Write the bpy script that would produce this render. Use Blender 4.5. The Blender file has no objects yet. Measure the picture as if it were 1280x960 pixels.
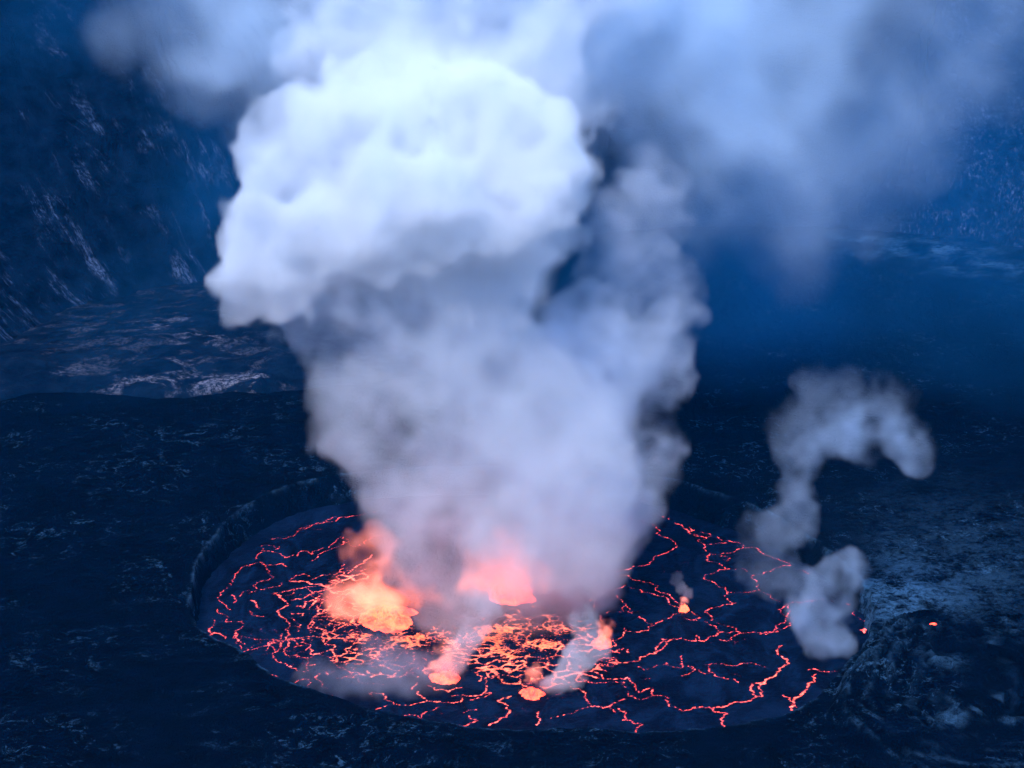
import bpy, math, random
import numpy as np
from math import radians as R
random.seed(7); RNG = np.random.default_rng(11)
S = bpy.context.scene
COL = S.collection

# ------------------------------------------------------------------ camera
PITCH = R(17.2); CAMZ = 310.0; FPX = 2666.0
cd = bpy.data.cameras.new('camera'); cam = bpy.data.objects.new('camera', cd); COL.objects.link(cam)
cam.location = (0, 0, CAMZ); cam.rotation_euler = (R(90) - PITCH, 0, 0)
cd.sensor_width = 36; cd.lens = 36 * FPX / 1280; cd.clip_start = 1; cd.clip_end = 20000
S.camera = cam

# ------------------------------------------------------------------ sky, sun, exposure
SUN_EL, SUN_AZ = R(50), R(202)          # azimuth clockwise from +Y (camera looks along +Y)
w = bpy.data.worlds.new('World'); S.world = w; w.use_nodes = True
nt = w.node_tree; bg = nt.nodes['Background']
sky = nt.nodes.new('ShaderNodeTexSky'); sky.sky_type = 'NISHITA'; sky.sun_disc = False
sky.sun_elevation = SUN_EL; sky.sun_rotation = SUN_AZ; sky.altitude = 3300; sky.dust_density = 2.0; sky.ozone_density = 2.0
nt.links.new(sky.outputs[0], bg.inputs[0]); bg.inputs[1].default_value = 0.15
w.cycles.sampling_method = 'MANUAL'; w.cycles.sample_map_resolution = 256
sl = bpy.data.lights.new('sun', 'SUN'); so = bpy.data.objects.new('sun', sl); COL.objects.link(so)
sl.energy = 1.5; sl.angle = R(14); sl.color = (1.0, 0.95, 0.9)
so.rotation_euler = (R(90) - SUN_EL, 0, -SUN_AZ + R(180))
so.location = (0, 0, 800)
S.view_settings.view_transform = 'Standard'; S.view_settings.look = 'None'
S.view_settings.gamma = 1; S.view_settings.exposure = 1.54
S.view_settings.use_white_balance = True; S.view_settings.white_balance_temperature = 5850; S.view_settings.white_balance_tint = 12
c = S.cycles
c.max_bounces = 9; c.diffuse_bounces = 1; c.glossy_bounces = 1; c.volume_bounces = 8
c.transparent_max_bounces = 64; c.volume_step_rate = 2.0; c.volume_max_steps = 512
c.use_adaptive_sampling = True; c.adaptive_threshold = 0.06
c.use_denoising = True; c.denoiser = 'OPENIMAGEDENOISE'
c.sample_clamp_indirect = 6; c.caustics_reflective = False; c.caustics_refractive = False

# ------------------------------------------------------------------ geometry of the view
CP, SP = math.cos(PITCH), math.sin(PITCH)
def ray(px, py):
    a = (px - 640) / FPX; b = -(py - 480) / FPX
    return np.array([a, CP + b * SP, -SP + b * CP])
def gnd(px, py, z=0.0):                     # where the ground at height z is seen
    d = ray(px, py); t = (z - CAMZ) / d[2]
    return np.array([d[0] * t, d[1] * t])
def at(px, py, Y):                          # where a thing standing at distance Y is seen
    d = ray(px, py); t = Y / d[1]
    return np.array([d[0] * t, Y, CAMZ + d[2] * t]), t / FPX
LZ = -10.0

# ------------------------------------------------------------------ helpers
def tag(o, label=None, cat=None, group=None, kind=None):
    for k, v in (('label', label), ('category', cat), ('group', group), ('kind', kind)):
        if v: o[k] = v
    return o
def mesh_obj(name, co, faces, mat=None, smooth=True, attrs=None, loc=(0, 0, 0)):
    co = np.asarray(co, dtype=np.float32).reshape(-1, 3) - np.array(loc, dtype=np.float32)
    faces = np.asarray(faces, dtype=np.int32)
    me = bpy.data.meshes.new(name)
    me.vertices.add(len(co)); me.vertices.foreach_set('co', co.ravel())
    if len(faces):
        n = faces.shape[1]
        me.loops.add(faces.size); me.loops.foreach_set('vertex_index', faces.ravel())
        me.polygons.add(len(faces)); me.polygons.foreach_set('loop_start', np.arange(0, faces.size, n, dtype=np.int32))
        me.update(calc_edges=True)
        me.polygons.foreach_set('use_smooth', np.full(len(faces), smooth))
    for k, v in (attrs or {}).items():
        a = me.attributes.new(k, 'FLOAT', 'POINT'); a.data.foreach_set('value', np.asarray(v, dtype=np.float32).ravel())
    if mat: me.materials.append(mat)
    o = bpy.data.objects.new(name, me); COL.objects.link(o); o.location = loc
    return o
def grid_faces(nu, nv, wrap_u=False):
    iu = np.arange(nu if wrap_u else nu - 1); iv = np.arange(nv - 1)
    U, V = np.meshgrid(iu, iv, indexing='ij'); U2 = (U + 1) % nu
    return np.stack([U * nv + V, U2 * nv + V, U2 * nv + V + 1, U * nv + V + 1], -1).reshape(-1, 4)
def hash2(ix, iy, seed):
    h = (ix.astype(np.int64) * 374761393 + iy.astype(np.int64) * 668265263 + seed * 1442695041) & 0xFFFFFFFF
    h = ((h ^ (h >> 13)) * 1274126177) & 0xFFFFFFFF
    return ((h ^ (h >> 16)) & 0xFFFF) / 32767.5 - 1.0
def vnoise(x, y, seed=0):
    ix, iy = np.floor(x), np.floor(y); fx, fy = x - ix, y - iy
    fx = fx * fx * (3 - 2 * fx); fy = fy * fy * (3 - 2 * fy)
    a, b = hash2(ix, iy, seed), hash2(ix + 1, iy, seed); c_, d_ = hash2(ix, iy + 1, seed), hash2(ix + 1, iy + 1, seed)
    return (a * (1 - fx) + b * fx) * (1 - fy) + (c_ * (1 - fx) + d_ * fx) * fy
def fbm(x, y, octs=5, seed=0, gain=.5, ridged=False):
    s = 0; a = 1; t = 0
    for k in range(octs):
        n = vnoise(x * 2 ** k + 17.3 * k, y * 2 ** k - 9.1 * k, seed + k)
        s = s + a * ((1 - 2 * np.abs(n)) if ridged else n); t += a; a *= gain
    return s / t
def sstep(a, b, x):
    t = np.clip((x - a) / (b - a), 0, 1); return t * t * (3 - 2 * t)
def seg_dist(P, A, B):
    d = B - A; t = np.clip(((P - A) @ d) / max(d @ d, 1e-9), 0, 1)
    return np.linalg.norm(P - A - t[:, None] * d, axis=1)
def in_poly(P, poly):
    x, y = P[:, 0], P[:, 1]; r = np.zeros(len(P), bool); n = len(poly)
    for i in range(n):
        (x1, y1), (x2, y2) = poly[i], poly[(i + 1) % n]
        m = ((y1 > y) != (y2 > y))
        with np.errstate(divide='ignore', invalid='ignore'):
            r ^= m & (x < (x2 - x1) * (y - y1) / (y2 - y1 + 1e-12) + x1)
    return r
def poly_sd(P, poly):                        # signed distance, negative inside
    d = np.full(len(P), 1e9)
    for i in range(len(poly)):
        d = np.minimum(d, seg_dist(P, np.array(poly[i]), np.array(poly[(i + 1) % len(poly)])))
    return np.where(in_poly(P, poly), -d, d)

class NT:
    def __init__(s, name):
        s.m = bpy.data.materials.new(name); s.m.use_nodes = True; s.t = s.m.node_tree; s.t.nodes.clear()
        s.out = s.t.nodes.new('ShaderNodeOutputMaterial')
    def n(s, typ, inp=None, **kw):
        nd = s.t.nodes.new('ShaderNode' + typ)
        for k, v in kw.items(): setattr(nd, k, v)
        for k, v in (inp or {}).items():
            if isinstance(v, bpy.types.NodeSocket): s.t.links.new(v, nd.inputs[k])
            else: nd.inputs[k].default_value = v
        return nd
    def math(s, op, a, b=None, c=None, clamp=False):
        i = {0: a}
        if b is not None: i[1] = b
        if c is not None: i[2] = c
        return s.n('Math', i, operation=op, use_clamp=clamp).outputs[0]
    def noise(s, vec, scale, detail=4, rough=.55, dist=0, mult=None):
        if mult: vec = s.n('VectorMath', {0: vec, 1: mult}, operation='MULTIPLY').outputs[0]
        return s.n('TexNoise', {'Vector': vec, 'Scale': scale, 'Detail': detail, 'Roughness': rough, 'Distortion': dist}).outputs[0]
    def ramp(s, fac, lo, hi):
        return s.n('MapRange', {'Value': fac, 'From Min': lo, 'From Max': hi}, interpolation_type='SMOOTHSTEP').outputs[0]
    def mix(s, fac, a, b):
        nd = s.n('Mix', data_type='RGBA')
        for k, v in ((0, fac), (6, a), (7, b)):
            if isinstance(v, bpy.types.NodeSocket): s.t.links.new(v, nd.inputs[k])
            else: nd.inputs[k].default_value = v if k == 0 else (*v, 1)
        return nd.outputs[2]
    def attr(s, name): return s.n('Attribute', attribute_name=name).outputs['Fac']

# ------------------------------------------------------------------ rock materials
def rock_mat(name, dark, mid, pale, kind):
    t = NT(name); pos = t.n('NewGeometry').outputs['Position']
    big = t.noise(pos, .012, 3); med = t.noise(pos, .09, 5, .62)
    if kind == 'floor':
        st = t.noise(pos, .15, 6, .74, 1.4, (1, .8, 1)); fine = t.noise(pos, .9, 4, .7)
        sp = t.math('MULTIPLY', t.ramp(st, .53, .64), t.ramp(t.noise(pos, .022, 4, .65), .42, .62))
        sp = t.math('MULTIPLY', sp, t.ramp(fine, .42, .58))
        pl = t.attr('pale')
        k2 = t.math('MULTIPLY', pl, t.ramp(t.math('ADD', t.math('MULTIPLY', t.noise(pos, .35, 7, .8, .6), .55), t.math('MULTIPLY', t.noise(pos, .07, 5, .7, .5), .45)), .42, .60))
        fac = t.math('ADD', t.math('MULTIPLY', sp, .6), k2, clamp=True)
    elif kind == 'wall':
        wc = t.n('CombineXYZ', {0: t.attr('along'), 1: t.attr('rise'), 2: 0.0}).outputs[0]
        st = t.noise(wc, .10, 6, .78, .5, (1, .26, 1)); fine = t.noise(wc, .7, 4, .8, 0, (1, .5, 1))
        ta = t.attr('talus'); blot = t.noise(wc, .22, 5, .8, 0, (1, .7, 1))
        st = t.math('ADD', t.math('MULTIPLY', st, t.math('SUBTRACT', 1.0, ta)), t.math('MULTIPLY', blot, ta))
        sp = t.math('MULTIPLY', t.ramp(st, .51, .66), t.ramp(t.noise(pos, .03, 4, .6), .42, .6))
        fac = t.math('ADD', t.math('MULTIPLY', sp, t.ramp(fine, .38, .64)), t.math('MULTIPLY', t.math('MULTIPLY', ta, t.ramp(t.noise(pos, .035, 5, .7), .40, .68)), t.ramp(fine, .5, .68)), clamp=True)
    else:
        st = t.noise(pos, .055, 6, .7, 1.0, (.6, 1.0, 1)); fine = t.noise(pos, .5, 5, .75)
        sp = t.math('MULTIPLY', t.ramp(st, .50, .62), t.ramp(fine, .38, .6))
        fac = t.math('MULTIPLY', sp, t.attr('pale'))
    col = t.mix(t.ramp(med, .3, .7), dark, mid)
    col = t.mix(fac, col, pale)
    h = t.math('ADD', t.noise(pos, .35, 6, .65), t.math('MULTIPLY', t.noise(pos, 1.4, 4, .6), .4))
    b = t.n('Bump', {'Height': h, 'Strength': .9, 'Distance': 1.6})
    p = t.n('BsdfPrincipled', {'Base Color': col, 'Roughness': .95, 'Specular IOR Level': .015, 'Normal': b.outputs[0]})
    t.t.links.new(p.outputs[0], t.out.inputs[0]); return t.m
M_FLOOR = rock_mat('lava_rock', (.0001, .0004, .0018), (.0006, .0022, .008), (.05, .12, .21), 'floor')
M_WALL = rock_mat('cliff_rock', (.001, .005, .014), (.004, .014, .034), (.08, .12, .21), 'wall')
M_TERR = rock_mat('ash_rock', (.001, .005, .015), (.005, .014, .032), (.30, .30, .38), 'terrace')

# ------------------------------------------------------------------ lake pit rim and crater floor
RIM = [(237,765),(238,740),(246,710),(262,676),(290,645),(330,618),(375,602),(430,592),(490,586),(560,583),(640,582),(720,584),(790,590),(840,599),
       (890,613),(935,629),(975,648),(1020,676),(1060,706),(1088,740),(1095,770),(1086,795),(1062,822),(1040,850),(1016,873),(980,893),(900,908),
       (850,914),(790,916),(740,910),(700,909),(660,912),(600,911),(560,905),(520,899),(490,893),(440,880),(392,862),(340,842),(310,818),(270,797),(246,782)]
rimw = np.array([gnd(*p) for p in RIM])
CEN = np.array([(rimw[:, 0].min() + rimw[:, 0].max()) / 2, (rimw[:, 1].min() + rimw[:, 1].max()) / 2])
rel = rimw - CEN; th = np.arctan2(rel[:, 1], rel[:, 0]); rr = np.linalg.norm(rel, axis=1)
o_ = np.argsort(th); th, rr = th[o_], rr[o_]
NA = 1800
TH = np.linspace(-math.pi, math.pi, NA, endpoint=False)
def rim_r(a):
    base = np.interp(a, np.concatenate([th[-3:] - 2 * math.pi, th, th[:3] + 2 * math.pi]), np.concatenate([rr[-3:], rr, rr[:3]]))
    cx, cy = np.cos(a), np.sin(a)
    return base + 1.5 * fbm(cx * 9, cy * 9, 4, 5) + 1.5 * fbm(cx * 34, cy * 34, 4, 6, .6)
RR = rim_r(TH)
sm = np.ones(9) / 9
RR = np.convolve(np.concatenate([RR[-4:], RR, RR[:4]]), sm, 'valid') * .6 + RR * .4
# rings: inside the pit wall (negative offset), then out over the floor
off = np.concatenate([np.linspace(-20, -1, 22), np.linspace(-.6, .6, 5), np.geomspace(1.2, 60, 50), np.geomspace(61.5, 900, 190)])
T2, O2 = np.meshgrid(TH, off, indexing='ij')
R2 = RR[:, None] + O2
X = CEN[0] + R2 * np.cos(T2); Y = CEN[1] + R2 * np.sin(T2)
lump = 1.3 * fbm(X / 34, Y / 34, 5, 20) + .45 * fbm(X / 7, Y / 7, 4, 30, .6, True)
flat = sstep(0, 8, O2)
Z = lump * (.25 + .75 * flat)
back = sstep(.05, .95, np.sin(T2))                       # the far pit wall leans back, the near one is sheer
inner = np.clip(-O2, 0, 20)
wide = 3 + 10 * back
prof = np.clip(inner / wide, 0, 1)
bench = .16 * np.exp(-((prof - .45) / .10) ** 2) * fbm(np.cos(T2) * 8, np.sin(T2) * 8, 3, 9)
Z = np.where(O2 < 0, Z * (1 - prof) + (LZ - 3) * (prof ** .9 + bench) + .35 * fbm(np.cos(T2) * 30, np.sin(T2) * 30 + prof * 3, 3, 44) * prof * (1 - prof) * 3, Z)
Pw = np.stack([X.ravel(), Y.ravel()], 1)
# the overflow mound beside the lake
MOUND = [gnd(*p, 9) for p in [(1028,868),(1045,842),(1068,808),(1090,786),(1120,772),(1150,769),(1200,779),(1280,778),(1420,786)]] + [gnd(1420, 990), gnd(1150, 975), gnd(1050, 925)]
near_m = (Pw[:, 0] > 90) & (Pw[:, 0] < 260) & (Pw[:, 1] < 820) & (Pw[:, 1] > 500)
sd = np.full(len(Pw), 99.); sd[near_m] = poly_sd(Pw[near_m], MOUND)
sdn = sd + 2.2 * fbm(Pw[:, 0] / 9, Pw[:, 1] / 9, 3, 61)
up = sstep(1.5, -7, sdn)
fold = fbm((Pw[:, 0] * -.45 + Pw[:, 1]) / 6.5 + 1.5 * fbm(Pw[:, 0] / 20, Pw[:, 1] / 20, 3, 62), (Pw[:, 0] + Pw[:, 1] * .55) / 34, 4, 63, .55, True)
band = .5 + .5 * np.sin(sdn * .95 + 5 * fbm(Pw[:, 0] / 16, Pw[:, 1] / 16, 4, 67))
Zm = up * (1 + .10 * band * np.exp(np.minimum(sdn, 0) / 30)) * (.15 + .85 * sstep(gnd(1100, 960)[1], gnd(1100, 850)[1], Pw[:, 1])) * (12 + 3.6 * fold + 1.5 * fbm(Pw[:, 0] / 14, Pw[:, 1] / 14, 3, 64))
Z = Z + Zm.reshape(Z.shape) * sstep(-3, 1.5, O2)
# pale rock: the lip, ash beyond the mound; lit fold edges painted pale on it
pale = (.55 * np.exp(-(O2 / .75) ** 2) * sstep(-.35, .35, fbm(np.cos(T2) * 14, np.sin(T2) * 14, 4, 70) + .1)).ravel()
pale += .14 * (np.exp(-((O2 + 7.5) / 1.0) ** 2) * sstep(0, .5, fbm(np.cos(T2) * 12, np.sin(T2) * 12, 3, 72))).ravel()
def spot(px, py, rx, ry, s):
    g = gnd(px, py); e = gnd(px + rx, py); f = gnd(px, py - ry)
    return s * np.exp(-(((Pw[:, 0] - g[0]) / (e[0] - g[0])) ** 2 + ((Pw[:, 1] - g[1]) / (f[1] - g[1])) ** 2))
ash = spot(1120, 752, 48, 28, 1.5) + spot(1180, 740, 90, 30, .35) + spot(1240, 700, 120, 50, .22) + spot(1180, 640, 120, 50, .12) + spot(1130, 700, 40, 30, .3)
pale += ash * (1 - up) + .5 * up * sstep(.34, .66, fold) * sstep(-.2, .3, fbm(Pw[:, 0] / 12, Pw[:, 1] / 12, 3, 66))  # ash off the mound; lit fold crests painted pale on it
pale += .55 * up * sstep(.62, .95, band) * np.exp(np.minimum(sdn, 0) / 22) * sstep(-.25, .25, fbm(Pw[:, 0] / 9, Pw[:, 1] / 9, 3, 68))  # highlight on the mound's crest bands, put into the colour
pale += spot(1040, 860, 26, 12, .8) * up
pale += (spot(1060, 297, 70, 6, 1.2) + spot(1150, 312, 90, 9, 1.2) + spot(1230, 335, 70, 9, 1.) + spot(880, 300, 60, 4, .3)) * sstep(0, .4, fbm(Pw[:, 0] / 18, Pw[:, 1] / 30, 4, 77, .5, True))
XYZ = np.stack([X, Y, Z], -1)
LF = gnd(160, 492)                                      # floor drops behind its far left edge
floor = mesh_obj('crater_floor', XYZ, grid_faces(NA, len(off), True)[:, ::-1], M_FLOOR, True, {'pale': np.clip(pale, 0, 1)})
tag(floor, kind='structure', label='dark hardened lava floor around the glowing lake')

# ------------------------------------------------------------------ crater cliff all around
base_px = [(-260,520),(-120,490),(0,452),(95,402),(200,378),(300,366),(420,345),(560,318),(700,300),(830,291),(940,287),(1020,287),(1100,296),(1200,303),(1280,314),(1420,345),(1600,400)]
bw = [gnd(*p) for p in base_px]
ring = bw + [np.array(p) for p in [(620, 1000), (640, 800), (560, 620), (380, 500), (150, 470), (-150, 470), (-380, 520), (-480, 700), (-440, 860)]]
ring = np.array(ring); ring = ring[::-1]
def resample(P, n):
    P = np.vstack([P, P[:1]]); L = np.concatenate([[0], np.cumsum(np.linalg.norm(np.diff(P, axis=0), axis=1))])
    s = np.linspace(0, L[-1], n, endpoint=False); Q = np.stack([np.interp(s, L, P[:, 0]), np.interp(s, L, P[:, 1])], 1)
    k = 25; K = np.hanning(k); K /= K.sum()
    return np.stack([np.convolve(np.concatenate([Q[-(k // 2):, i], Q[:, i], Q[:k // 2, i]]), K, 'valid') for i in (0, 1)], 1)
NU, NV = 1500, 200
Q = resample(ring, NU)
tg = np.roll(Q, -1, 0) - np.roll(Q, 1, 0); tg /= np.linalg.norm(tg, axis=1)[:, None]
nrm = np.stack([tg[:, 1], -tg[:, 0]], 1)
cc = Q.mean(0); sgn = np.sign(((Q - cc) * nrm).sum(1).mean()); nrm *= sgn
v = np.linspace(0, 1, NV); H = 300
U_, V_ = np.meshgrid(np.arange(NU), v, indexing='ij')
near = sstep(760, 520, Q[:, 1])[:, None]
steep = 150 + 70 * sstep(-50, 250, Q[:, 0])[:, None]
outw = (v[None, :] ** .8) * (steep * (1 - near) + 470 * near)
hz = np.broadcast_to((v[None, :] ** 1.15) * H, outw.shape) * (1 - near * .25)
qx, qy = Q[:, 0][:, None], Q[:, 1][:, None]
s_arc = np.arange(NU)[:, None] * 2.0
slant = s_arc - hz * .24                                # strata and gullies run slanted down the face
dis = 6 * fbm(slant / 55, hz / 110, 5, 80, .55) + 2.2 * fbm(slant / 13, hz / 60, 4, 81, .6, True) + 1.6 * fbm(s_arc / 6, hz / 6, 3, 82)
dis *= sstep(0, .06, V_) * (1 - .5 * near)
outw = outw + dis
hz = hz + 2.5 * fbm(s_arc / 12, hz / 12, 4, 83) * sstep(0, .05, V_)
XW = qx + nrm[:, 0][:, None] * outw; YW = qy + nrm[:, 1][:, None] * outw
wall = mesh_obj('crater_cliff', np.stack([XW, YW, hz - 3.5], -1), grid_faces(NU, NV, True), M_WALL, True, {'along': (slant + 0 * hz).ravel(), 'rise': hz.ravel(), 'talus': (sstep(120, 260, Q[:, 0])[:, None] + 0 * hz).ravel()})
tag(wall, kind='structure', label='steep dark blue rock wall of the crater streaked with pale gullies')

# ------------------------------------------------------------------ pale terrace at the far left
TP = [(-260,520),(-100,512),(0,503),(18,500),(45,493),(110,489),(150,492),(190,499),(235,494),(290,487),(335,490),(380,486),(460,478),(560,462),(560,330),(300,352),(200,362),(95,385),(0,436),(-260,505)]
tpoly = [gnd(*p) for p in TP]
gx = np.arange(-420, 30, 1.3); gy = np.arange(930, 1330, 1.6)
GX, GY = np.meshgrid(gx, gy, indexing='ij'); P = np.stack([GX.ravel(), GY.ravel()], 1)
sd = poly_sd(P, tpoly) + 5 * fbm(P[:, 0] / 22, P[:, 1] / 22, 4, 90)
tz = sstep(3, -3, sd) * 3.2 + np.clip(-sd, 0, 60) * .12 + 2.2 * fbm(P[:, 0] / 26, P[:, 1] / 26, 5, 91) + .8 * fbm(P[:, 0] / 6, P[:, 1] / 6, 3, 92, .5, True) - 4.0 * sstep(-1, 4, sd)
fc = grid_faces(len(gx), len(gy)); ok = sd[fc].min(1) < 5
fc = fc[ok]; used = np.unique(fc); rm = np.full(len(P), -1); rm[used] = np.arange(len(used))
def pspot(px, py, rx, ry, s):
    g = gnd(px, py); e = gnd(px + rx, py); f = gnd(px, py - ry)
    return s * np.exp(-(((P[:, 0] - g[0]) / (e[0] - g[0])) ** 2 + ((P[:, 1] - g[1]) / (f[1] - g[1])) ** 2))
tp = .22 + pspot(230, 487, 110, 7, .9) + pspot(255, 447, 30, 12, .8) + pspot(180, 425, 50, 10, .55) + pspot(40, 480, 60, 10, .4) + pspot(320, 485, 20, 8, .6) + pspot(215, 470, 40, 8, .4) + pspot(290, 415, 40, 8, .4)
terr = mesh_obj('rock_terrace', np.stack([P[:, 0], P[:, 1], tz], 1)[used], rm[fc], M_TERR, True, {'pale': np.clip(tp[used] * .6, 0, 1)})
tag(terr, kind='structure', label='pale ash covered rock terrace below the left cliff')

# ------------------------------------------------------------------ lava lake
TILE = {1: (240, 620), 2: (240, 740), 3: (440, 740), 4: (640, 740), 5: (680, 620), 6: (860, 620), 7: (860, 740)}
CR = {
1: '''2.2 530,285 610,280 700,235 800,190 880,170 980,140 1060,130 1150,112 1280,100
1.8 690,215 760,200 870,165 960,135
2 430,415 440,385 480,360 550,370 600,395 620,410 650,405 690,385 700,395 740,360 775,365 795,385 850,350 920,320 960,285 1005,262 1040,285 1050,300
2 790,430 840,395 880,365 940,340 1000,320 1010,298 1070,330 1100,328 1160,290 1220,265 1280,250
2.2 260,590 265,560 300,510 325,475 380,462 440,437 470,445
1.6 470,445 500,480 510,510 545,535 490,560 410,590 380,645
3 470,455 560,455 600,445 630,470
1.6 460,620 530,605 595,575
2 240,600 195,650 185,700 240,745 260,755
2.2 170,745 180,775 240,800 230,835 290,830 330,830 335,870 290,905 280,940
2 260,655 295,690 280,715
3 390,690 420,700 435,735 460,750
2.5 385,760 400,785 450,795 490,800
1.3 320,665 350,630 380,625
2.5 535,645 620,630 700,610 760,600 850,590 900,600
3.5 545,650 590,660 610,690 605,740 570,765 580,790 630,820 655,860 640,900 650,920 625,940
1.5 620,660 680,640 685,620
2 665,690 740,680 790,650 850,640
3 695,730 740,745 750,700 800,690 850,660
2 650,560 680,530 740,515 780,525
5 650,565 720,560 790,580 860,580 950,640 1020,650
4 740,600 800,640 900,620 960,600 1000,560
2.5 800,550 870,520 960,515 1000,465 1020,450
4 1040,510 1080,470 1150,440 1200,390
2 630,765 700,780 745,780 710,800
3 840,745 830,790 800,830 790,870 860,885 890,890 870,940 875,960
3 915,830 960,790 1050,830 1060,830 1040,860
2.5 920,830 1000,840 1060,850
2.5 900,910 960,890 1040,850
2 680,860 710,880 700,900
2 640,800 690,830 720,850 715,880
1.2 450,360 460,330 520,325 560,350 580,330''',
2: '''3 120,235 115,290 150,265 200,285 220,305
1.6 120,235 150,200 150,180
3 290,265 280,300 320,325 355,340
2.5 160,310 230,375 250,405 285,410
2 320,350 315,390 340,410 400,380 480,355 510,350 550,315 600,300 600,270
1.5 415,310 550,312 620,318
2 510,350 545,385 575,390 570,460 620,475 660,490 700,520 770,525 760,480 820,480
2 620,318 635,300 720,300 780,295 850,300
2.5 635,300 640,345 615,385 630,420 700,415 770,435
1.5 760,435 755,490
2.5 700,300 730,330 790,345 810,385 790,410 860,400 940,375 950,350 890,345 870,310 885,260 860,240 780,240 800,190 840,130
3 940,375 940,400 960,420 1040,400 1060,355 1110,335 1150,340
2.5 1040,400 1100,400 1150,415 1230,430 1280,430
2 870,420 940,440 960,480 1020,510 1100,530 1170,555
2.2 435,570 480,560 510,540 560,555 600,590 640,620 620,650 650,640 685,650 690,670
1.8 640,620 700,590 765,575 790,600 770,640 730,660
1.6 830,510 840,580 870,630 905,642
1.5 960,570 1060,560 1110,540 1150,560
1.5 1060,560 1120,600 1280,612
1.2 930,680 985,725''',
3: '''3 430,600 400,630 440,680 490,715 560,730 660,735 725,725 735,700
2.5 135,690 140,660 200,670 240,720 310,745 400,748 490,725
2 120,795 180,770 240,745
2 300,838 350,815 430,820 465,838 485,800 550,780 585,758
2.2 590,875 680,880 760,885 840,850 800,845 780,820
1.8 745,800 780,785 830,780
3 660,690 740,680 860,680 930,665
2.5 780,715 850,700 930,670
3.5 915,885 980,850 1030,830 1050,800 1040,750 970,720 1010,700 1060,690
3 850,912 880,905
1.5 1130,770 1180,795
3 1245,790 1255,840 1230,880
3 500,620 560,650 640,660 730,630
4 900,470 960,445 1060,455 1140,450 1160,480 1080,520 1000,500 920,480
3 930,510 980,540 930,570 900,550 930,510
3 820,530 850,550 840,590
3 860,680 890,600 900,540 920,480''',
4: '''3 350,570 380,600 410,640 450,640 490,670 500,720 530,760 630,760 650,755 700,730 760,705
1.8 530,760 470,775 400,805 340,818
1.3 300,825 315,820
1.2 240,840 265,830
2 650,755 680,790 690,800
3 710,770 760,800 740,850 790,850 840,870 870,880 830,900 825,930
2 430,540 480,580 540,600 610,600 690,595 750,595 750,620 760,630
2.6 380,500 470,490 530,515 600,550 610,580 700,575 780,568 790,590 820,610 825,650 850,668 920,635 935,650 945,685 1030,690 1045,720 1045,755 1100,765 1140,790 1200,770 1280,760
2.4 775,660 775,690 830,705 900,700 945,685
2.5 585,470 640,485 690,440 710,465 800,455 840,455
3 840,455 900,415 950,405 1000,375 1060,315 1000,310 960,365 950,405
2.5 1060,315 1120,305 1180,318 1280,325
2 1225,315 1230,285
2 840,490 880,515 960,485 1030,465 1090,500 1130,500 1135,450 1130,415
1.8 1130,485 1200,490 1220,510 1180,540 1130,555
2 1220,510 1280,540
1.2 870,577 925,570
2.5 755,255 850,262 910,250 950,215 1000,190 1050,170 1070,145 1140,140
2 845,155 900,200 940,210
2 1150,170 1230,185 1255,165 1200,125
2 700,20 735,60 745,120
2 765,90 800,140
1.6 520,40 545,100
1.6 590,150 605,195
1.5 630,135 745,125
2 690,320 745,270 750,235
2.5 540,425 600,410 640,395 700,385 770,370 775,400''',
5: '''2.2 560,130 640,155 720,180 745,210 800,270 880,320 855,355 780,385 700,440 600,465 485,495 560,525 640,560 720,580 760,600 745,625
2.5 640,620 700,640 760,660 830,690 900,740
2.5 745,625 800,640 870,690 910,730
2 695,118 750,125 800,140
3 825,145 840,155
2.5 870,175 920,190 960,240 1000,220
2 960,240 1050,265 1080,275
2 430,630 490,610 545,590
1.5 580,608 610,612''',
6: '''2 10,205 30,225 10,240 70,265 120,275 150,265 140,245 90,235
2 120,275 65,290 110,320 260,310
2.3 110,320 105,345 160,375 120,400 130,430 200,440 230,470 270,480 200,490 130,515 115,550 180,575 260,635 240,660 320,710 230,725 150,745 115,770 150,820
1.6 150,820 230,855 320,875 350,905
2 195,268 240,290 300,300 350,310 375,340 300,370 200,385 165,385
2 375,340 430,340 480,370 560,405 630,430 690,460
2.5 765,490 810,520
1.6 205,395 280,410 270,430 240,420
1.4 270,480 340,482 400,500
2 690,460 620,465 570,485 500,515 440,520 440,550 470,590 480,625 430,635 340,640 260,635
1.4 480,625 550,655 620,700
2 670,720 600,750 640,790 650,840 600,880 480,915
2.4 670,720 660,790 665,860 600,900 520,918 350,910
2 640,715 700,705 780,700 860,685 980,698
4 1060,715 1072,718
1.8 1105,765 1200,840
7 1150,890 1200,880 1175,905''',
7: '''2 85,185 150,215 205,245 220,265 350,262
2.4 220,265 185,290 130,300 110,325 60,320 0,318
2 60,320 55,285
1.8 350,262 310,285 290,310 240,320 210,312
4 625,350 595,385 625,420 660,440 670,470 620,500 590,540 570,560 520,580 520,605 480,603 430,605 415,630 440,660 455,690 410,720 290,735 200,760 160,770
3 480,603 475,640 495,690 455,690
2.5 160,770 90,755 0,780
4 160,770 175,795 230,800 260,810 230,850 240,895
2 115,480 160,468 140,520 200,560 275,577
2 160,468 270,485 360,470 440,470 490,490 545,505
2 0,480 60,510 110,540 140,530
3 310,575 335,595
1 270,520 345,555
2.5 800,515 870,515 960,525 1000,525
5 850,540 840,580 800,610 780,660 740,690 700,715 690,780
3 635,685 680,700 690,740 740,765'''}
gx = np.arange(-125, 155, .42); g0 = gnd(660, 560, LZ)[1]
ymin = rimw[:, 1].min() - 30; ymax = rimw[:, 1].max() + 15
gy = np.arange(ymin, ymax, .55)
GX, GY = np.meshgrid(gx, gy, indexing='ij')
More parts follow.
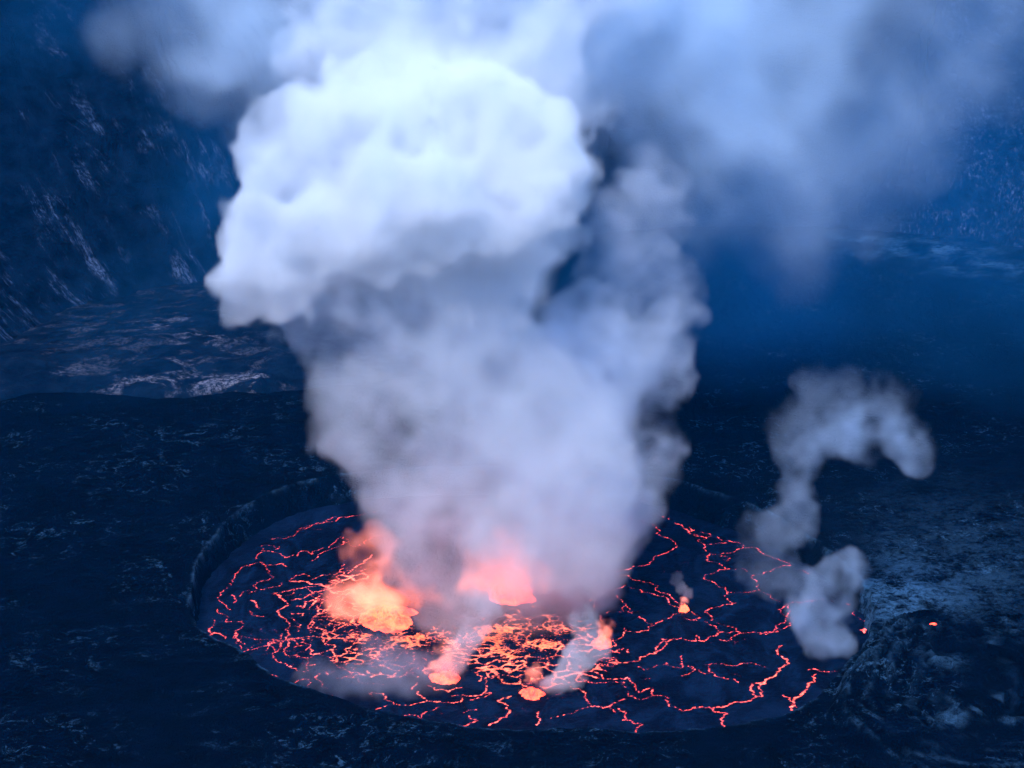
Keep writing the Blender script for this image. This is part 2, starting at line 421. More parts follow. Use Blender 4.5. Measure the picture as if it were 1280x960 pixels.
F = np.full(GX.shape, -3.0)                  # signed field: half width minus distance (metres)
def stamp(A, B, hw):
    m = 3.0
    x0, x1 = sorted((A[0], B[0])); y0, y1 = sorted((A[1], B[1]))
    i0, i1 = np.searchsorted(gx, [x0 - m, x1 + m]); j0, j1 = np.searchsorted(gy, [y0 - m, y1 + m])
    if i1 <= i0 or j1 <= j0: return
    sub = np.stack([GX[i0:i1, j0:j1].ravel(), GY[i0:i1, j0:j1].ravel()], 1)
    d = seg_dist(sub, A, B).reshape(i1 - i0, j1 - j0)
    F[i0:i1, j0:j1] = np.maximum(F[i0:i1, j0:j1], hw - d)
def jag(P, amp, n=3):
    for _ in range(n):
        Qn = [P[0]]
        for a, b in zip(P[:-1], P[1:]):
            L = np.linalg.norm(b - a); m = (a + b) / 2 + RNG.normal(0, 1, 2) * L * amp
            Qn += [m, b]
        P = Qn
    return P
for k, txt in CR.items():
    ox, oy = TILE[k]
    for ln in txt.split('\n'):
        p = ln.split(); wd = float(p[0])
        P = [gnd(ox + float(q.split(',')[0]) / 5.333, oy + float(q.split(',')[1]) / 5.333, LZ) for q in p[1:]]
        P = jag(P, .13)
        hw = wd * .29 * .24
        for a, b in zip(P[:-1], P[1:]):
            stamp(a, b, hw * (.35 + 1.3 * RNG.random()))
def net(cell, hw, seed, amp):                 # thin broken joints between the cooling plates
    xw = (GX + 5 * fbm(GX / 13, GY / 13, 5, seed + 1)) / cell; yw = (GY + 5 * fbm(GX / 13, GY / 13, 5, seed + 2)) / cell
    bx, by = np.floor(xw), np.floor(yw); f1 = np.full(GX.shape, 9.); f2 = np.full(GX.shape, 9.)
    for dx in (-1, 0, 1):
        for dy in (-1, 0, 1):
            d = np.hypot(bx + dx + .5 + .48 * hash2(bx + dx, by + dy, seed) - xw, by + dy + .5 + .48 * hash2(bx + dx, by + dy, seed + 9) - yw)
            f2 = np.minimum(f2, np.maximum(f1, d)); f1 = np.minimum(f1, d)
    return hw - (f2 - f1) * cell * .5 + amp * fbm(GX / 16, GY / 16, 4, seed + 3)
g1 = gnd(420, 790, LZ); leftish = np.exp(-(((GX - g1[0]) / 42) ** 2 + ((GY - g1[1]) / 50) ** 2))
F = np.maximum(F, np.maximum(net(9, -.62, 501, .9), net(6, -.62, 520, .7) + .5 * leftish))
# webs of small plates round the boiling spots
def web(px, py, rx, ry, cell, hw):
    g = gnd(px, py, LZ); ex = gnd(px + rx, py, LZ)[0] - g[0]; ey = gnd(px, py - ry, LZ)[1] - g[1]
    m = ((GX - g[0]) / ex) ** 2 + ((GY - g[1]) / ey) ** 2
    i = np.where((m < 1.25).any(1))[0]; j = np.where((m < 1.25).any(0))[0]
    i0, i1, j0, j1 = i[0], i[-1] + 1, j[0], j[-1] + 1
    x = GX[i0:i1, j0:j1]; y = GY[i0:i1, j0:j1]; mm = m[i0:i1, j0:j1]
    xw = (x + 3.4 * fbm(x / 8, y / 8, 5, 100)) / (cell * 1.2); yw = (y + 3.4 * fbm(x / 8, y / 8, 5, 110)) / (cell * 1.1)
    bx, by = np.floor(xw), np.floor(yw); f1 = np.full(x.shape, 9.); f2 = np.full(x.shape, 9.)
    for dx in (-1, 0, 1):
        for dy in (-1, 0, 1):
            cx_, cy_ = bx + dx, by + dy
            px_ = cx_ + .5 + .48 * hash2(cx_, cy_, 3); py_ = cy_ + .5 + .48 * hash2(cx_, cy_, 4)
            d = np.hypot(px_ - xw, py_ - yw)
            f2 = np.minimum(f2, np.maximum(f1, d)); f1 = np.minimum(f1, d)
    e = (f2 - f1) * cell * .5
    fw = hw * (1 - sstep(.5, 1.15, mm)) + .55 * fbm(x / 7, y / 7, 4, 120) - sstep(.8, 1.2, mm) * 1.5
    F[i0:i1, j0:j1] = np.maximum(F[i0:i1, j0:j1], fw - e)
web(500, 818, 95, 30, 4.2, .18); web(505, 800, 80, 22, 2.9, .14)
web(675, 812, 105, 48, 4.8, .2); web(660, 800, 80, 28, 3.2, .0); web(440, 755, 50, 52, 4.2, .12); web(620, 790, 100, 26, 3.8, .05)
# boiling pools
POOLS = [(478, 768, 52, 30, 'large'), (640, 742, 42, 30, 'mid'), (556, 846, 24, 14, 'front'), (668, 866, 20, 12, 'front right'), (755, 803, 17, 10, 'right'), (855, 762, 8, 4.5, 'small')]
for px, py, rx, ry, _ in POOLS:
    g = gnd(px, py, LZ); ex = gnd(px + rx, py, LZ)[0] - g[0]; ey = gnd(px, py - ry, LZ)[1] - g[1]
    m = np.sqrt(((GX - g[0]) / ex) ** 2 + ((GY - g[1]) / ey) ** 2)
    F = np.maximum(F, (1 - m) * 1.5 - 1.45 + 1.5 * fbm(GX / 4.5, GY / 6, 4, 130, .6, True))
HX = gnd(600, 790, LZ)
hot = np.zeros(GX.shape)
for px, py, r_, s_ in [(500, 780, 34, 1.), (640, 780, 34, 1.), (560, 840, 16, .8), (670, 850, 18, .8), (755, 802, 8, .6), (855, 762, 4, 1.), (980, 850, 14, .25)]:
    g = gnd(px, py, LZ); hot = np.maximum(hot, s_ * np.exp(-((GX - g[0]) ** 2 + ((GY - g[1]) * .6) ** 2) / r_ ** 2))
LZg = LZ + .25 * fbm(GX / 9, GY / 9, 4, 140) + .12 * fbm(GX / 2, GY / 2, 3, 141) - .35 * sstep(-.8, 0, F)
pit = np.hypot(GX - CEN[0], GY - CEN[1]) < rim_r(np.arctan2(GY - CEN[1], GX - CEN[0])) + 3
fc = grid_faces(len(gx), len(gy)); ok = pit.ravel()[fc].all(1); fc = fc[ok]
used = np.unique(fc); rm = np.full(GX.size, -1); rm[used] = np.arange(len(used))
t = NT('lava_crust'); pos = t.n('NewGeometry').outputs['Position']
f = t.attr('crack'); hotn = t.attr('hot')
j = t.math('MULTIPLY', t.math('SUBTRACT', t.noise(pos, 1.3, 4, .7), .5), 1.5)
j2 = t.math('MULTIPLY', t.math('SUBTRACT', t.noise(pos, .35, 3, .6), .5), .5)
ff = t.math('ADD', t.math('ADD', f, j), j2)
core = t.ramp(ff, -.12, .22); wide_ = t.ramp(ff, -.3, .3)
hr = t.n('ValToRGB', {0: t.math('ADD', t.math('MULTIPLY', core, .55), t.math('MULTIPLY', hotn, .45), clamp=True)})
cr = hr.color_ramp; cr.elements[0].position = .0; cr.elements[0].color = (.30, .010, .03, 1); cr.elements[1].position = 1; cr.elements[1].color = (1, .16, .045, 1)
e = cr.elements.new(.45); e.color = (.85, .075, .07, 1); e = cr.elements.new(.7); e.color = (1, .18, .10, 1)
br = t.math('ADD', .4, t.math('MULTIPLY', t.ramp(t.noise(pos, .9, 4, .7), .35, .7), .9))
st = t.math('MULTIPLY', t.math('ADD', t.math('MULTIPLY', core, 2.2), t.math('MULTIPLY', wide_, .16)), br)
st = t.math('MULTIPLY', st, t.math('MULTIPLY', t.math('ADD', .36, t.math('MULTIPLY', t.ramp(t.noise(pos, .06, 3, .6), .35, .65), .3)), t.math('SUBTRACT', 1.1, t.math('MULTIPLY', hotn, .25))))
crust = t.mix(t.ramp(t.noise(pos, .07, 7, .72, 1.2, (1, .6, 1)), .40, .64), (.0004, .0015, .008), (.003, .010, .030))
bm = t.n('Bump', {'Height': t.noise(pos, .8, 5, .65), 'Strength': .7, 'Distance': .8})
p = t.n('BsdfPrincipled', {'Base Color': crust, 'Roughness': .8, 'Specular IOR Level': .03, 'Normal': bm.outputs[0],
        'Emission Color': hr.outputs[0], 'Emission Strength': st})
t.t.links.new(p.outputs[0], t.out.inputs[0]); M_LAKE = t.m; M_LAKE.cycles.emission_sampling = 'NONE'
lake = mesh_obj('lava_lake', np.stack([GX.ravel(), GY.ravel(), LZg.ravel()], 1)[used], rm[fc], M_LAKE, True, {'crack': F.ravel()[used], 'hot': hot.ravel()[used]})
tag(lake, kind='structure', label='lava lake with black crust plates and glowing orange cracks')

# ------------------------------------------------------------------ lava fountains: churned glowing mounds
t = NT('molten_lava'); pos = t.n('NewGeometry').outputs['Position']
n1 = t.noise(pos, .22, 5, .65, .8)
hr = t.n('ValToRGB', {0: t.ramp(n1, .32, .66)}); cr = hr.color_ramp
cr.elements[0].color = (.3, .012, .008, 1); cr.elements[1].color = (1, .09, .025, 1); e = cr.elements.new(.5); e.color = (1, .05, .016, 1)
p = t.n('BsdfPrincipled', {'Base Color': (.03, .02, .02, 1), 'Roughness': .6, 'Emission Color': hr.outputs[0], 'Emission Strength': 2.0})
t.t.links.new(p.outputs[0], t.out.inputs[0]); M_HOT = t.m
FT = []
def fountain(px, py, rx, ry, h, label, seed):
    g = gnd(px, py, LZ); ex = gnd(px + rx, py, LZ)[0] - g[0]; ey = gnd(px, py - ry, LZ)[1] - g[1]
    na, nr = 96, 28
    A, Rr = np.meshgrid(np.linspace(0, 2 * math.pi, na, endpoint=False), np.linspace(0.02, 1, nr), indexing='ij')
    edge = 1 + .35 * fbm(np.cos(A) * 2 + seed, np.sin(A) * 2, 4, seed)
    x = np.cos(A) * Rr * ex * edge; y = np.sin(A) * Rr * ey * edge
    z = h * (1 - Rr ** 2) * (.35 + 1.3 * np.clip(fbm(x / 2.6 + seed, y / 2.6, 4, seed + 1, .6, True), 0, 1)) + .6 * fbm(x, y, 3, seed + 2) * (1 - Rr) - .7 * sstep(.85, 1, Rr)
    co = np.stack([x + g[0], y + g[1], z + LZ + .1], -1)
    f_ = grid_faces(na, nr, True)
    o = mesh_obj('lava_fountain', co, f_, M_HOT, True, loc=(g[0], g[1], LZ))
    return tag(o, label, 'lava fountain', 'lava fountains boiling on the lake')
FT.append((fountain(482, 772, 38, 18, 2.0, 'widest orange lava boil at the left foot of the main smoke column', 201), 478, 768, 44, 24, 3.5))
FT.append((fountain(640, 742, 30, 16, 2.2, 'orange lava boil glowing through the middle of the main smoke column', 202), 640, 742, 32, 20, 3.5))
FT.append((fountain(556, 848, 20, 8, 1.8, 'orange lava boil at the near lake side under a narrow smoke puff', 203), 556, 848, 20, 9, 2.5))
FT.append((fountain(664, 868, 16, 7, 1.8, 'orange lava boil nearest the near rim, its smoke leaning right', 204), 664, 868, 16, 8, 2.5))
FT.append((fountain(753, 804, 13, 6, 2, 'small orange lava boil right of the main smoke column', 205), 753, 804, 13, 6, 2))
FT.append((fountain(855, 762, 7, 3, 1.8, 'tiny orange lava boil alone on the dark right crust', 206), 855, 762, 7, 3, 1.8))

# a small glowing vent on the overflow mound
CR_ = XYZ.reshape(-1, 3)[near_m]; rel_ = CR_ - np.array([0, 0, CAMZ])
dp = rel_[:, 1] * CP - rel_[:, 2] * SP
sx_ = 640 + FPX * rel_[:, 0] / dp; sy_ = 480 - FPX * (rel_[:, 1] * SP + rel_[:, 2] * CP) / dp
ok_ = np.hypot(sx_ - 1168, sy_ - 784) < 3
if ok_.any():
    vz = CR_[ok_][np.argmin(dp[ok_])]
    A, Rr = np.meshgrid(np.linspace(0, 2 * math.pi, 40, endpoint=False), np.linspace(.05, 1, 12), indexing='ij')
    rad = 1.7 * Rr * (1 + .3 * fbm(np.cos(A) * 2, np.sin(A) * 2, 3, 300))
    hh = 1.3 * np.clip(1 - Rr, 0, 1) ** .7 - .9 * np.exp(-(Rr / .35) ** 2) - .3 * sstep(.8, 1, Rr)
    vc_ = np.stack([vz[0] + rad * np.cos(A), vz[1] + rad * np.sin(A), vz[2] + hh + .25 * fbm(rad * np.cos(A), rad * np.sin(A), 3, 301)], -1)
    vent = mesh_obj('lava_vent', vc_, grid_faces(40, 12, True), M_FLOOR, True, {'pale': np.full(480, .5)}, loc=tuple(float(q) for q in vz))
    tag(vent, 'tiny rock vent with a red glow on the dark mound beside the lake', 'lava vent')
    pl_ = np.stack([vz[0] + .95 * rad * np.cos(A) * .8, vz[1] - .25 + .95 * rad * np.sin(A) * .55, vz[2] + .75 + .35 * (1 - Rr) + .2 * fbm(rad * np.cos(A) * 2, rad * np.sin(A) * 2, 3, 305)], -1)
    lavp = mesh_obj('molten_pool', pl_, grid_faces(40, 12, True), M_HOT, True, loc=(float(vz[0]), float(vz[1]), float(vz[2])))
    lavp.parent = vent; lavp.location = (0, 0, 0)
# ------------------------------------------------------------------ smoke
def up_mat(n, cells, N):                     # cubic B-spline interpolation from a random lattice
    s = np.linspace(0, cells, N, endpoint=False); i = np.floor(s).astype(int); f = s - i
    W = np.zeros((N, n), np.float32)
    for k, wt in enumerate([(1 - f) ** 3 / 6, (3 * f ** 3 - 6 * f ** 2 + 4) / 6, (-3 * f ** 3 + 3 * f ** 2 + 3 * f + 1) / 6, f ** 3 / 6]):
        W[np.arange(N), i + k] += wt
    return W
def noise3(shape, vox, size, rng):
    cells = [s * vox / size for s in shape]; ns = [int(c_) + 5 for c_ in cells]
    L = rng.uniform(-1, 1, ns).astype(np.float32)
    A = [up_mat(n, c_, s) for n, c_, s in zip(ns, cells, shape)]
    L = np.tensordot(A[0], L, (1, 0)); L = np.tensordot(L, A[1].T, (1, 0)); L = np.tensordot(L, A[2].T, (1, 0))
    return L * 2.2
def smoke_gn(dim, lo, hi, mat, src, thr):
    g = bpy.data.node_groups.new('smoke_density', 'GeometryNodeTree')
    g.interface.new_socket('Geometry', in_out='INPUT', socket_type='NodeSocketGeometry')
    g.interface.new_socket('Geometry', in_out='OUTPUT', socket_type='NodeSocketGeometry')
    N = g.nodes; L = g.links
    gi = N.new('NodeGroupInput'); go = N.new('NodeGroupOutput')
    na = N.new('GeometryNodeInputNamedAttribute'); na.data_type = 'FLOAT'; na.inputs[0].default_value = 'density'
    ps = N.new('GeometryNodeInputPosition')
    def vm(op, a, b):
        n = N.new('ShaderNodeVectorMath'); n.operation = op
        for k, v_ in ((0, a), (1, b)):
            if isinstance(v_, bpy.types.NodeSocket): L.new(v_, n.inputs[k])
            else: n.inputs[k].default_value = v_
        return n.outputs[0]
    step = [(hi[i] - lo[i]) / (dim[i] - 1) for i in range(3)]
    q = vm('SUBTRACT', ps.outputs[0], tuple(lo)); q = vm('DIVIDE', q, tuple(step)); q = vm('ADD', q, (.5, .5, .5)); q = vm('FLOOR', q, (0, 0, 0))
    q = vm('MAXIMUM', q, (0, 0, 0)); q = vm('MINIMUM', q, tuple(d - 1 for d in dim))
    sx = N.new('ShaderNodeSeparateXYZ'); L.new(q, sx.inputs[0])
    def im(op, a, b):
        n = N.new('FunctionNodeIntegerMath'); n.operation = op
        for k, v_ in ((0, a), (1, b)):
            if isinstance(v_, bpy.types.NodeSocket): L.new(v_, n.inputs[k])
            else: n.inputs[k].default_value = v_
        return n.outputs[0]
    def ti(s_):
        n = N.new('FunctionNodeFloatToInt'); n.rounding_mode = 'ROUND'; L.new(s_, n.inputs[0]); return n.outputs[0]
    ix, iy, iz = [ti(s_) for s_ in sx.outputs]
    idx = im('ADD', im('MULTIPLY', im('ADD', im('MULTIPLY', ix, dim[1]), iy), dim[2]), iz)
    si = N.new('GeometryNodeSampleIndex'); si.data_type = 'FLOAT'; si.domain = 'POINT'
    geo = gi.outputs[0]
    if src is not None:
        oi = N.new('GeometryNodeObjectInfo'); oi.inputs[0].default_value = src; oi.transform_space = 'ORIGINAL'; geo = oi.outputs['Geometry']
    L.new(geo, si.inputs['Geometry']); L.new(na.outputs[0], si.inputs['Value']); L.new(idx, si.inputs['Index'])
    vc = N.new('GeometryNodeVolumeCube'); L.new(si.outputs[0], vc.inputs['Density'])
    vc.inputs['Min'].default_value = lo; vc.inputs['Max'].default_value = hi
    for k, d in zip(('Resolution X', 'Resolution Y', 'Resolution Z'), dim): vc.inputs[k].default_value = d
    if src is None:                          # the plume's own outline, from the same density
        v2 = N.new('GeometryNodeVolumeToMesh'); v2.resolution_mode = 'VOXEL_SIZE'; v2.inputs['Voxel Size'].default_value = step[0] * 2
        v2.inputs['Threshold'].default_value = thr; L.new(vc.outputs[0], v2.inputs[0])
        s2 = N.new('GeometryNodeSetMaterial'); s2.inputs['Material'].default_value = mat; L.new(v2.outputs[0], s2.inputs[0])
        j_ = N.new('GeometryNodeJoinGeometry'); L.new(s2.outputs[0], j_.inputs[0]); L.new(gi.outputs[0], j_.inputs[0]); out = j_.outputs[0]
    else:
        s2 = N.new('GeometryNodeSetMaterial'); s2.inputs['Material'].default_value = mat; L.new(vc.outputs[0], s2.inputs[0]); out = s2.outputs[0]
    L.new(out, go.inputs[0]); return g
def smoke_mat(name, dens, col, emit=None):
    t = NT(name)
    p = t.n('VolumePrincipled', {'Color': (*col, 1), 'Density': dens, 'Anisotropy': 0.1}); t.t.links.new(p.outputs[0], t.out.inputs['Volume'])
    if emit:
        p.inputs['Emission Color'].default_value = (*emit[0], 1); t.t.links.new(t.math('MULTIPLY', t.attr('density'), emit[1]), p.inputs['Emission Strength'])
    return t.m
t = NT('smoke_edge'); rg = t.n('RGB'); rg.outputs[0].default_value = (1, 1, 1, 1)
tr = t.n('BsdfTransparent', {'Color': rg.outputs[0]}); t.t.links.new(tr.outputs[0], t.out.inputs[0]); M_EDGE = t.m

def smoke(name, blobs, Y, vox, dens, amp, sizes, lo_t, hi_t, seed, label, cat, col=(.95, .965, .985), hull=True, gain=.78, zmin=None, warp=6.0, wisp=.25, parent=None, emit=None):
    """blobs: px, py, radius px, depth offset m, weight"""
    rng = np.random.default_rng(seed)
    B = []
    for b in blobs:
        px, py, r, dy, wt = b[:5]
        c3, s_ = at(px, py, Y + dy); B.append((c3, r * s_, wt))
    pad = 2.2 * warp
    lo = np.min([b[0] - b[1] * 1.25 - pad for b in B], 0); hi = np.max([b[0] + b[1] * 1.25 + pad for b in B], 0)
    if zmin is not None: lo[2] = max(lo[2], zmin)
    dim = [int(math.ceil((hi[i] - lo[i]) / vox)) + 1 for i in range(3)]
    hi = lo + (np.array(dim) - 1) * vox
    ax = [lo[i] + np.arange(dim[i]) * vox for i in range(3)]
    K = np.ones(dim, np.float32); Wn = np.zeros(dim, np.float32); Wd = np.full(dim, 1e-4, np.float32)
    WP = [warp * sum(g_ * noise3(dim, vox, sizes[0] * q_, rng) for q_, g_ in ((.9, 1.), (.45, .6), (.23, .38), (.12, .22))) for _ in range(3)]   # uneven lobes
    for c3, r, wt in B:
        rs = r * 1.25; sl_ = []
        for i in range(3):
            a_, b_ = np.searchsorted(ax[i], [c3[i] - rs - 1.3 * pad, c3[i] + rs + 1.3 * pad]); sl_.append(slice(a_, max(b_, a_)))
        ts = tuple(sl_)
        d2 = (ax[0][sl_[0]][:, None, None] - c3[0] + WP[0][ts]) ** 2 + (ax[1][sl_[1]][None, :, None] - c3[1] + WP[1][ts]) ** 2 + (ax[2][sl_[2]][None, None, :] - c3[2] + WP[2][ts]) ** 2
        k = np.clip(1 - d2 / rs ** 2, 0, 1).astype(np.float32); k = np.minimum(k * 1.2, 1)
        K[tuple(sl_)] *= (1 - .9 * k); Wn[tuple(sl_)] += k * wt; Wd[tuple(sl_)] += k
    f = 1 - K
    n = np.zeros(dim, np.float32); a = 1; tot = 0
    for q, sz in enumerate(sizes):
        m = noise3(dim, vox, sz, rng)
        if q < 3: m = 1.1 - 2.3 * np.abs(m)      # puffy lobes with creases between
        n += a * m; tot += a; a *= gain
    n = (n - n.mean()) / n.std()
    e = f + amp * n * np.clip(f * 4, 0, 1)
    d = sstep(lo_t, hi_t, e) * (Wn / Wd) * np.clip(1 + wisp * n, .15, 2)
    if zmin is not None:
        d *= sstep(0, 4, ax[2] - zmin)[None, None, :]
    for i in range(3):                        # nothing on the grid's border
        s0 = [slice(None)] * 3; s0[i] = 0; d[tuple(s0)] = 0; s0[i] = -1; d[tuple(s0)] = 0
    d[d < .012] = 0
    base = (float(B[0][0][0]), float(B[0][0][1]), float(lo[2]))
    GXX = np.stack(np.meshgrid(*ax, indexing='ij'), -1).reshape(-1, 3)
    mat = smoke_mat(name + '_vapour', dens, col, emit)
    o = mesh_obj(name, GXX, np.zeros((0, 4)), None, attrs={'density': d}, loc=base)
    o.data.materials.append(M_EDGE if hull else mat)
    b3 = np.array(base)
    if hull:
        md = o.modifiers.new('outline', 'NODES'); md.node_group = smoke_gn(dim, tuple(lo - b3), tuple(hi - b3), M_EDGE, None, .15)
    vd = bpy.data.volumes.new('vapour'); vo = bpy.data.objects.new('vapour', vd); COL.objects.link(vo); vo.parent = o
    vd.materials.append(mat)
    md = vo.modifiers.new('density', 'NODES'); md.node_group = smoke_gn(dim, tuple(lo - b3), tuple(hi - b3), mat, o, .15)
    print('SMOKE', name, dim, np.prod(dim) / 1e6, 'fill', float((d > 0).mean()))
    if parent is not None:
        o.parent = parent; o.location = o.location - parent.location; return o
    return tag(o, label, cat, 'smoke plumes over the lava lake' if cat == 'smoke plume' else None)

for k, (fo, px, py, rx, ry, h) in enumerate(FT):      # incandescent spray and burning gas over each boil
    L_ = [(px + rx * random.uniform(-.75, .75), py - random.uniform(0, 1) ** 1.3 * rx * 1.3, rx * random.uniform(.28, .5), random.uniform(-3, 3) * rx / 40, 1.) for _ in range(13 if rx > 10 else 3)]
    L_ += [(px + rx * random.uniform(-.4, .6), py - rx * random.uniform(1.1, 2.2), rx * random.uniform(.4, .6), random.uniform(-2, 2), .35) for _ in range(4)]
    if k == 0: L_ = [(a_, b_, c_, random.uniform(-4, 4), 1.) for a_, b_, c_ in ((440,745,24),(460,765,28),(490,775,28),(520,785,26),(455,722,22),(480,745,30),(505,762,28),(542,792,20),(465,700,17),(570,803,15),(432,762,18),(600,802,13))]
    if k == 1: L_ = [(a_, b_, c_, random.uniform(-4, 4), 1.) for a_, b_, c_ in ((615,760,22),(640,752,26),(660,765,20),(640,720,26),(620,735,22),(655,735,20),(600,775,16),(590,745,18),(648,700,18))]
    if k == 0: L_ += [(450,690,26,0,.3),(500,715,30,2,.4),(480,680,26,0,.25),(535,760,30,2,.45),(580,785,24,0,.5),(425,735,24,-2,.4),(615,790,18,0,.5)]
    if k == 1: L_ += [(640,685,30,0,.35),(610,705,28,0,.4),(670,715,26,0,.4),(690,760,24,0,.4),(600,745,28,-3,.45),(650,780,24,-4,.5)]
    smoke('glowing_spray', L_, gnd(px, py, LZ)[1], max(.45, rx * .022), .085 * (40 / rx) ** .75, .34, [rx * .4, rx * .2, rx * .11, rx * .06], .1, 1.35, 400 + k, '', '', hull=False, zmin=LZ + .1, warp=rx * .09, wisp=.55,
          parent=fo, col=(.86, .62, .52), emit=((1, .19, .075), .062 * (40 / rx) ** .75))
YM = gnd(570, 790, LZ)[1]
main = [(520, 215, 92, -34, 1.2), (610, 250, 70, -28, 1.2), (420, 260, 75, -28, 1.2)]
for px, py, r, wt in [(400,430,45,.3),(360,410,30,.4),(720,300,30,.6),(310,300,24,.8),(395,140,40,.8),(500,110,60,1.),(600,100,60,1.),(400,300,105,1.2),(520,240,125,1.3),(620,230,112,1.3),(338,335,48,1.1),(345,270,55,1.1),(635,300,85,1.2),(450,175,88,1.1),(560,150,90,1.2),(650,170,78,1.2),
        (375,175,48,1.),(470,335,62,1.1),(590,325,62,1.1),(335,215,32,.9),(330,375,30,1.),(400,365,50,1.1),(690,230,48,1.2),
        (430,90,75,.5),(560,50,110,.6),(680,60,100,.5),(500,-20,120,.5),(650,-40,130,.5),(600,-150,150,.5),(560,-280,160,.5),(760,-60,110,.4),
        (560,430,122,.38),(478,450,70,.28),(620,500,112,.34),(500,520,90,.27),(690,560,98,.32),(570,600,96,.3),(645,640,106,.3),(575,680,82,.24),(710,670,84,.26),
        (625,740,88,.28),(555,715,60,.24),(505,700,36,.2),(655,765,55,.2),(575,770,34,.2),(700,735,62,.26),(455,505,52,.24),(435,540,36,.2)]:
    dy = random.uniform(-.25, .25) * r * .3
    if py < 110: dy += 34                     # the top of the column leans away behind the bright head
    elif wt > .85: dy = -12
    if py > 700: dy += 12
    main.append((px, py, r, dy, wt))
smoke('smoke_plume', main, YM, 1.05, .085, .2, [24, 13, 8, 5, 2.8], .17, .7, 301,
      'towering white smoke column rising from the boiling middle of the lava lake', 'smoke plume', zmin=LZ + .5, warp=7, wisp=.4)
side = [(px, py, r, random.uniform(-12, 12), wt) for px, py, r, wt in [(770,430,62,1.),(822,425,44,1.1),(838,370,30,.8),(760,500,75,1.),(803,565,42,1.1),(735,590,75,1.),(785,620,45,.9),(760,680,40,.5),
        (790,265,42,.6),(775,320,45,.5),(820,330,30,.45),(745,400,45,.8),(810,230,35,.4),(700,470,55,.7),(835,440,30,1.0),(790,500,50,.9),(760,365,50,.6),(800,290,50,.5),(850,400,30,.7),(830,470,36,.8),(820,540,30,.7),(750,300,45,.35),(860,350,34,.3),(810,385,50,.7)]]
smoke('smoke_plume', side, YM + 18, 1.05, .034, .36, [26, 13, 7, 4, 2.5], .12, 1.0, 302,
      'ragged bluish smoke billows climbing close along the right of the tall white column', 'smoke plume', col=(.86, .91, .985), warp=5.5, wisp=.4)

def jit(L, dj): return [(px, py, r, random.uniform(-dj, dj), wt) for px, py, r, wt in L]
YR = gnd(1040, 800)[1]
smoke('smoke_plume', jit([(1056,804,13,.9),(1040,795,20,1.),(1018,782,27,1.),(1000,768,24,.8),(1040,765,22,.6),(1050,722,26,1.),(1060,704,17,1.),(1022,735,24,.9),(1000,742,26,.5),(965,720,30,.25),(945,700,26,.2),(958,672,30,.32),(982,650,26,.5),(1000,622,24,.5),
      (1004,598,22,.45),(1012,580,26,.5),(1035,560,30,.6),(1062,545,34,.8),(1095,535,38,.85),(1132,550,34,.8),(1156,570,20,.3),(1080,500,32,.4),(1064,460,24,.3),(1030,520,36,.3),(1010,545,36,.3),(1115,500,36,.22),(1025,485,34,.22),(990,520,30,.18)], 6), YR, .85,
      .045, .24, [15, 8, 4.5, 2.6, 1.7], .03, 1.0, 303, 'small pale smoke plume rising beside the rock mound on the lake right shore', 'smoke plume', col=(.72, .85, .99), zmin=LZ + .3, warp=3.6, wisp=.5)
YS = gnd(668, 866, LZ)[1]
smoke('smoke_plume', jit([(676,864,13,.8),(690,858,15,1.),(705,848,16,1.),(712,832,17,.8),(722,818,20,.8),(740,802,20,.5),(735,780,22,.4),(722,850,12,.7)], 2), YS, .7,
      .13, .2, [8, 4.5, 2.5, 1.6], .22, .6, 304, 'short white smoke puff leaning right from the lava boil nearest the near rim', 'smoke plume', zmin=LZ + .3, warp=1.5)
smoke('smoke_plume', jit([(560,842,17,.5),(568,826,19,.7),(578,806,22,.7),(590,784,24,.7),(600,760,26,.6)], 2), gnd(556, 846, LZ)[1], .8,
      .07, .2, [9, 5, 2.5, 1.6], .22, .7, 305, 'narrow smoke puff climbing straight up from the lava boil at the near lake side', 'smoke plume', zmin=LZ + .3, warp=1.5)
smoke('smoke_plume', jit([(856,752,7,.8),(862,742,8,.7),(852,734,8,.5),(845,724,8,.3)], 1), gnd(855, 760, LZ)[1], .6,
      .09, .2, [4, 2.4, 1.4], .22, .7, 306, 'tiny smoke wisp above the small lone lava boil on the dark right crust', 'smoke plume', zmin=LZ + .3, warp=1.)
smoke('mist', jit([(395,858,26,.5),(425,858,32,.9),(465,852,38,1.),(510,845,38,.9),(545,850,28,.6),(400,838,20,.4),(480,820,34,.4),(440,875,26,1.),(560,870,24,.4)], 4), gnd(460, 865, LZ)[1], 1.0,
      .03, .3, [14, 7, 4], .12, 1.2, 307, 'thin lilac mist lying on the lava lake against its near left rim', 'mist', col=(.86, .88, .985), hull=False, zmin=LZ + .3, warp=3)
YV = YM + 70
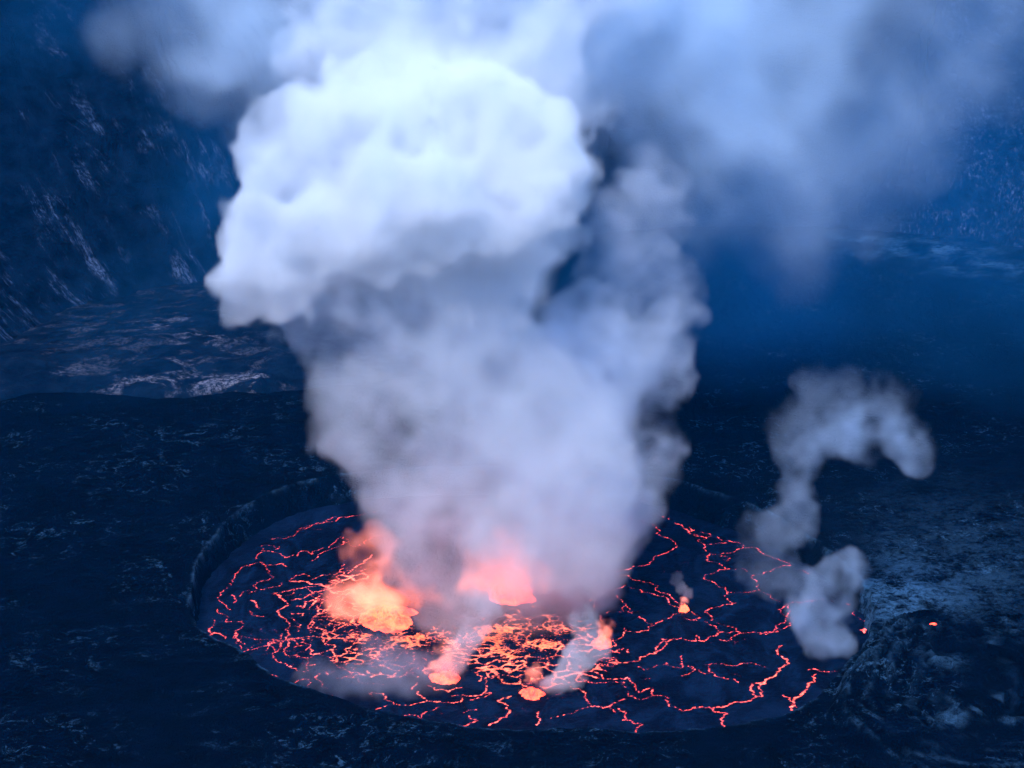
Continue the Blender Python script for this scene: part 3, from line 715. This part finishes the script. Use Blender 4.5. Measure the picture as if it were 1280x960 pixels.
smoke('smoke_cloud', jit([(255,55,70,.7),(300,80,60,.6),(200,0,80,.4),(340,20,100,1.),(400,60,90,1.),(380,130,60,.6),(450,-20,110,1.),(600,0,120,.9),(720,60,110,1.),(800,40,130,1.),(760,120,90,.9),(900,60,120,1.),(940,130,90,.9),(1010,100,100,.9),(1080,110,85,.7),(1140,110,60,.5),(990,20,110,.8),
      (860,180,80,.6),(905,235,70,.4),(980,220,80,.45),(1060,190,70,.4),(1180,40,80,.35),(880,-60,150,1.),(300,-50,120,.7),(700,160,70,.6),(1090,20,90,.6),(840,270,60,.3),(1220,90,80,.3),(1150,170,80,.25),(1080,250,80,.18),(960,290,70,.22),(1230,10,90,.4)], 25), YV, 2.0,
      .018, .24, [50, 26, 14, 8, 5], .0, 1.5, 308, 'broad thin smoke cloud drifting across the top towards the right cliff', 'smoke cloud', hull=False, warp=16, wisp=.45, zmin=20, col=(.76, .88, .99))
smoke('fume', jit([(880,330,130,.6),(960,350,150,.8),(1050,370,160,.8),(1150,400,170,.8),(1250,400,170,.7),(1000,250,150,.7),(1120,220,170,.7),(1250,120,200,.6),(1100,60,200,.6),(900,150,150,.8),(780,350,110,.7),
      (300,330,110,.5),(350,440,110,.6),(260,200,110,.5),(190,40,150,1.),(60,0,120,.5),(1280,260,170,.6),(960,420,100,.4),(1150,500,150,.5),(420,520,100,.5),(950,590,110,.35),(740,330,110,.6),(200,520,140,.3),(1250,560,140,.3)], 60), 1040, 7,
      .0024, .28, [120, 60, 30, 18], .0, 1.3, 309, 'blue sulphur fume hanging over the far crater floor', 'fume', col=(.05, .40, .90), hull=False, warp=26, zmin=-2)

# ------------------------------------------------------------------ blue air
t = NT('blue_air')
p = t.n('VolumePrincipled', {'Color': (.0, .30, .86, 1), 'Density': .000032, 'Anisotropy': 0.0}); t.t.links.new(p.outputs[0], t.out.inputs['Volume'])
co = [(x, y, z) for x in (-1500, 1500) for y in (-300, 2300) for z in (-60, 420)]
fc_ = [(0, 1, 3, 2), (4, 6, 7, 5), (0, 4, 5, 1), (2, 3, 7, 6), (0, 2, 6, 4), (1, 5, 7, 3)]
tag(mesh_obj('haze', co, fc_, t.m, False), kind='stuff', label='blue volcanic haze filling the crater')
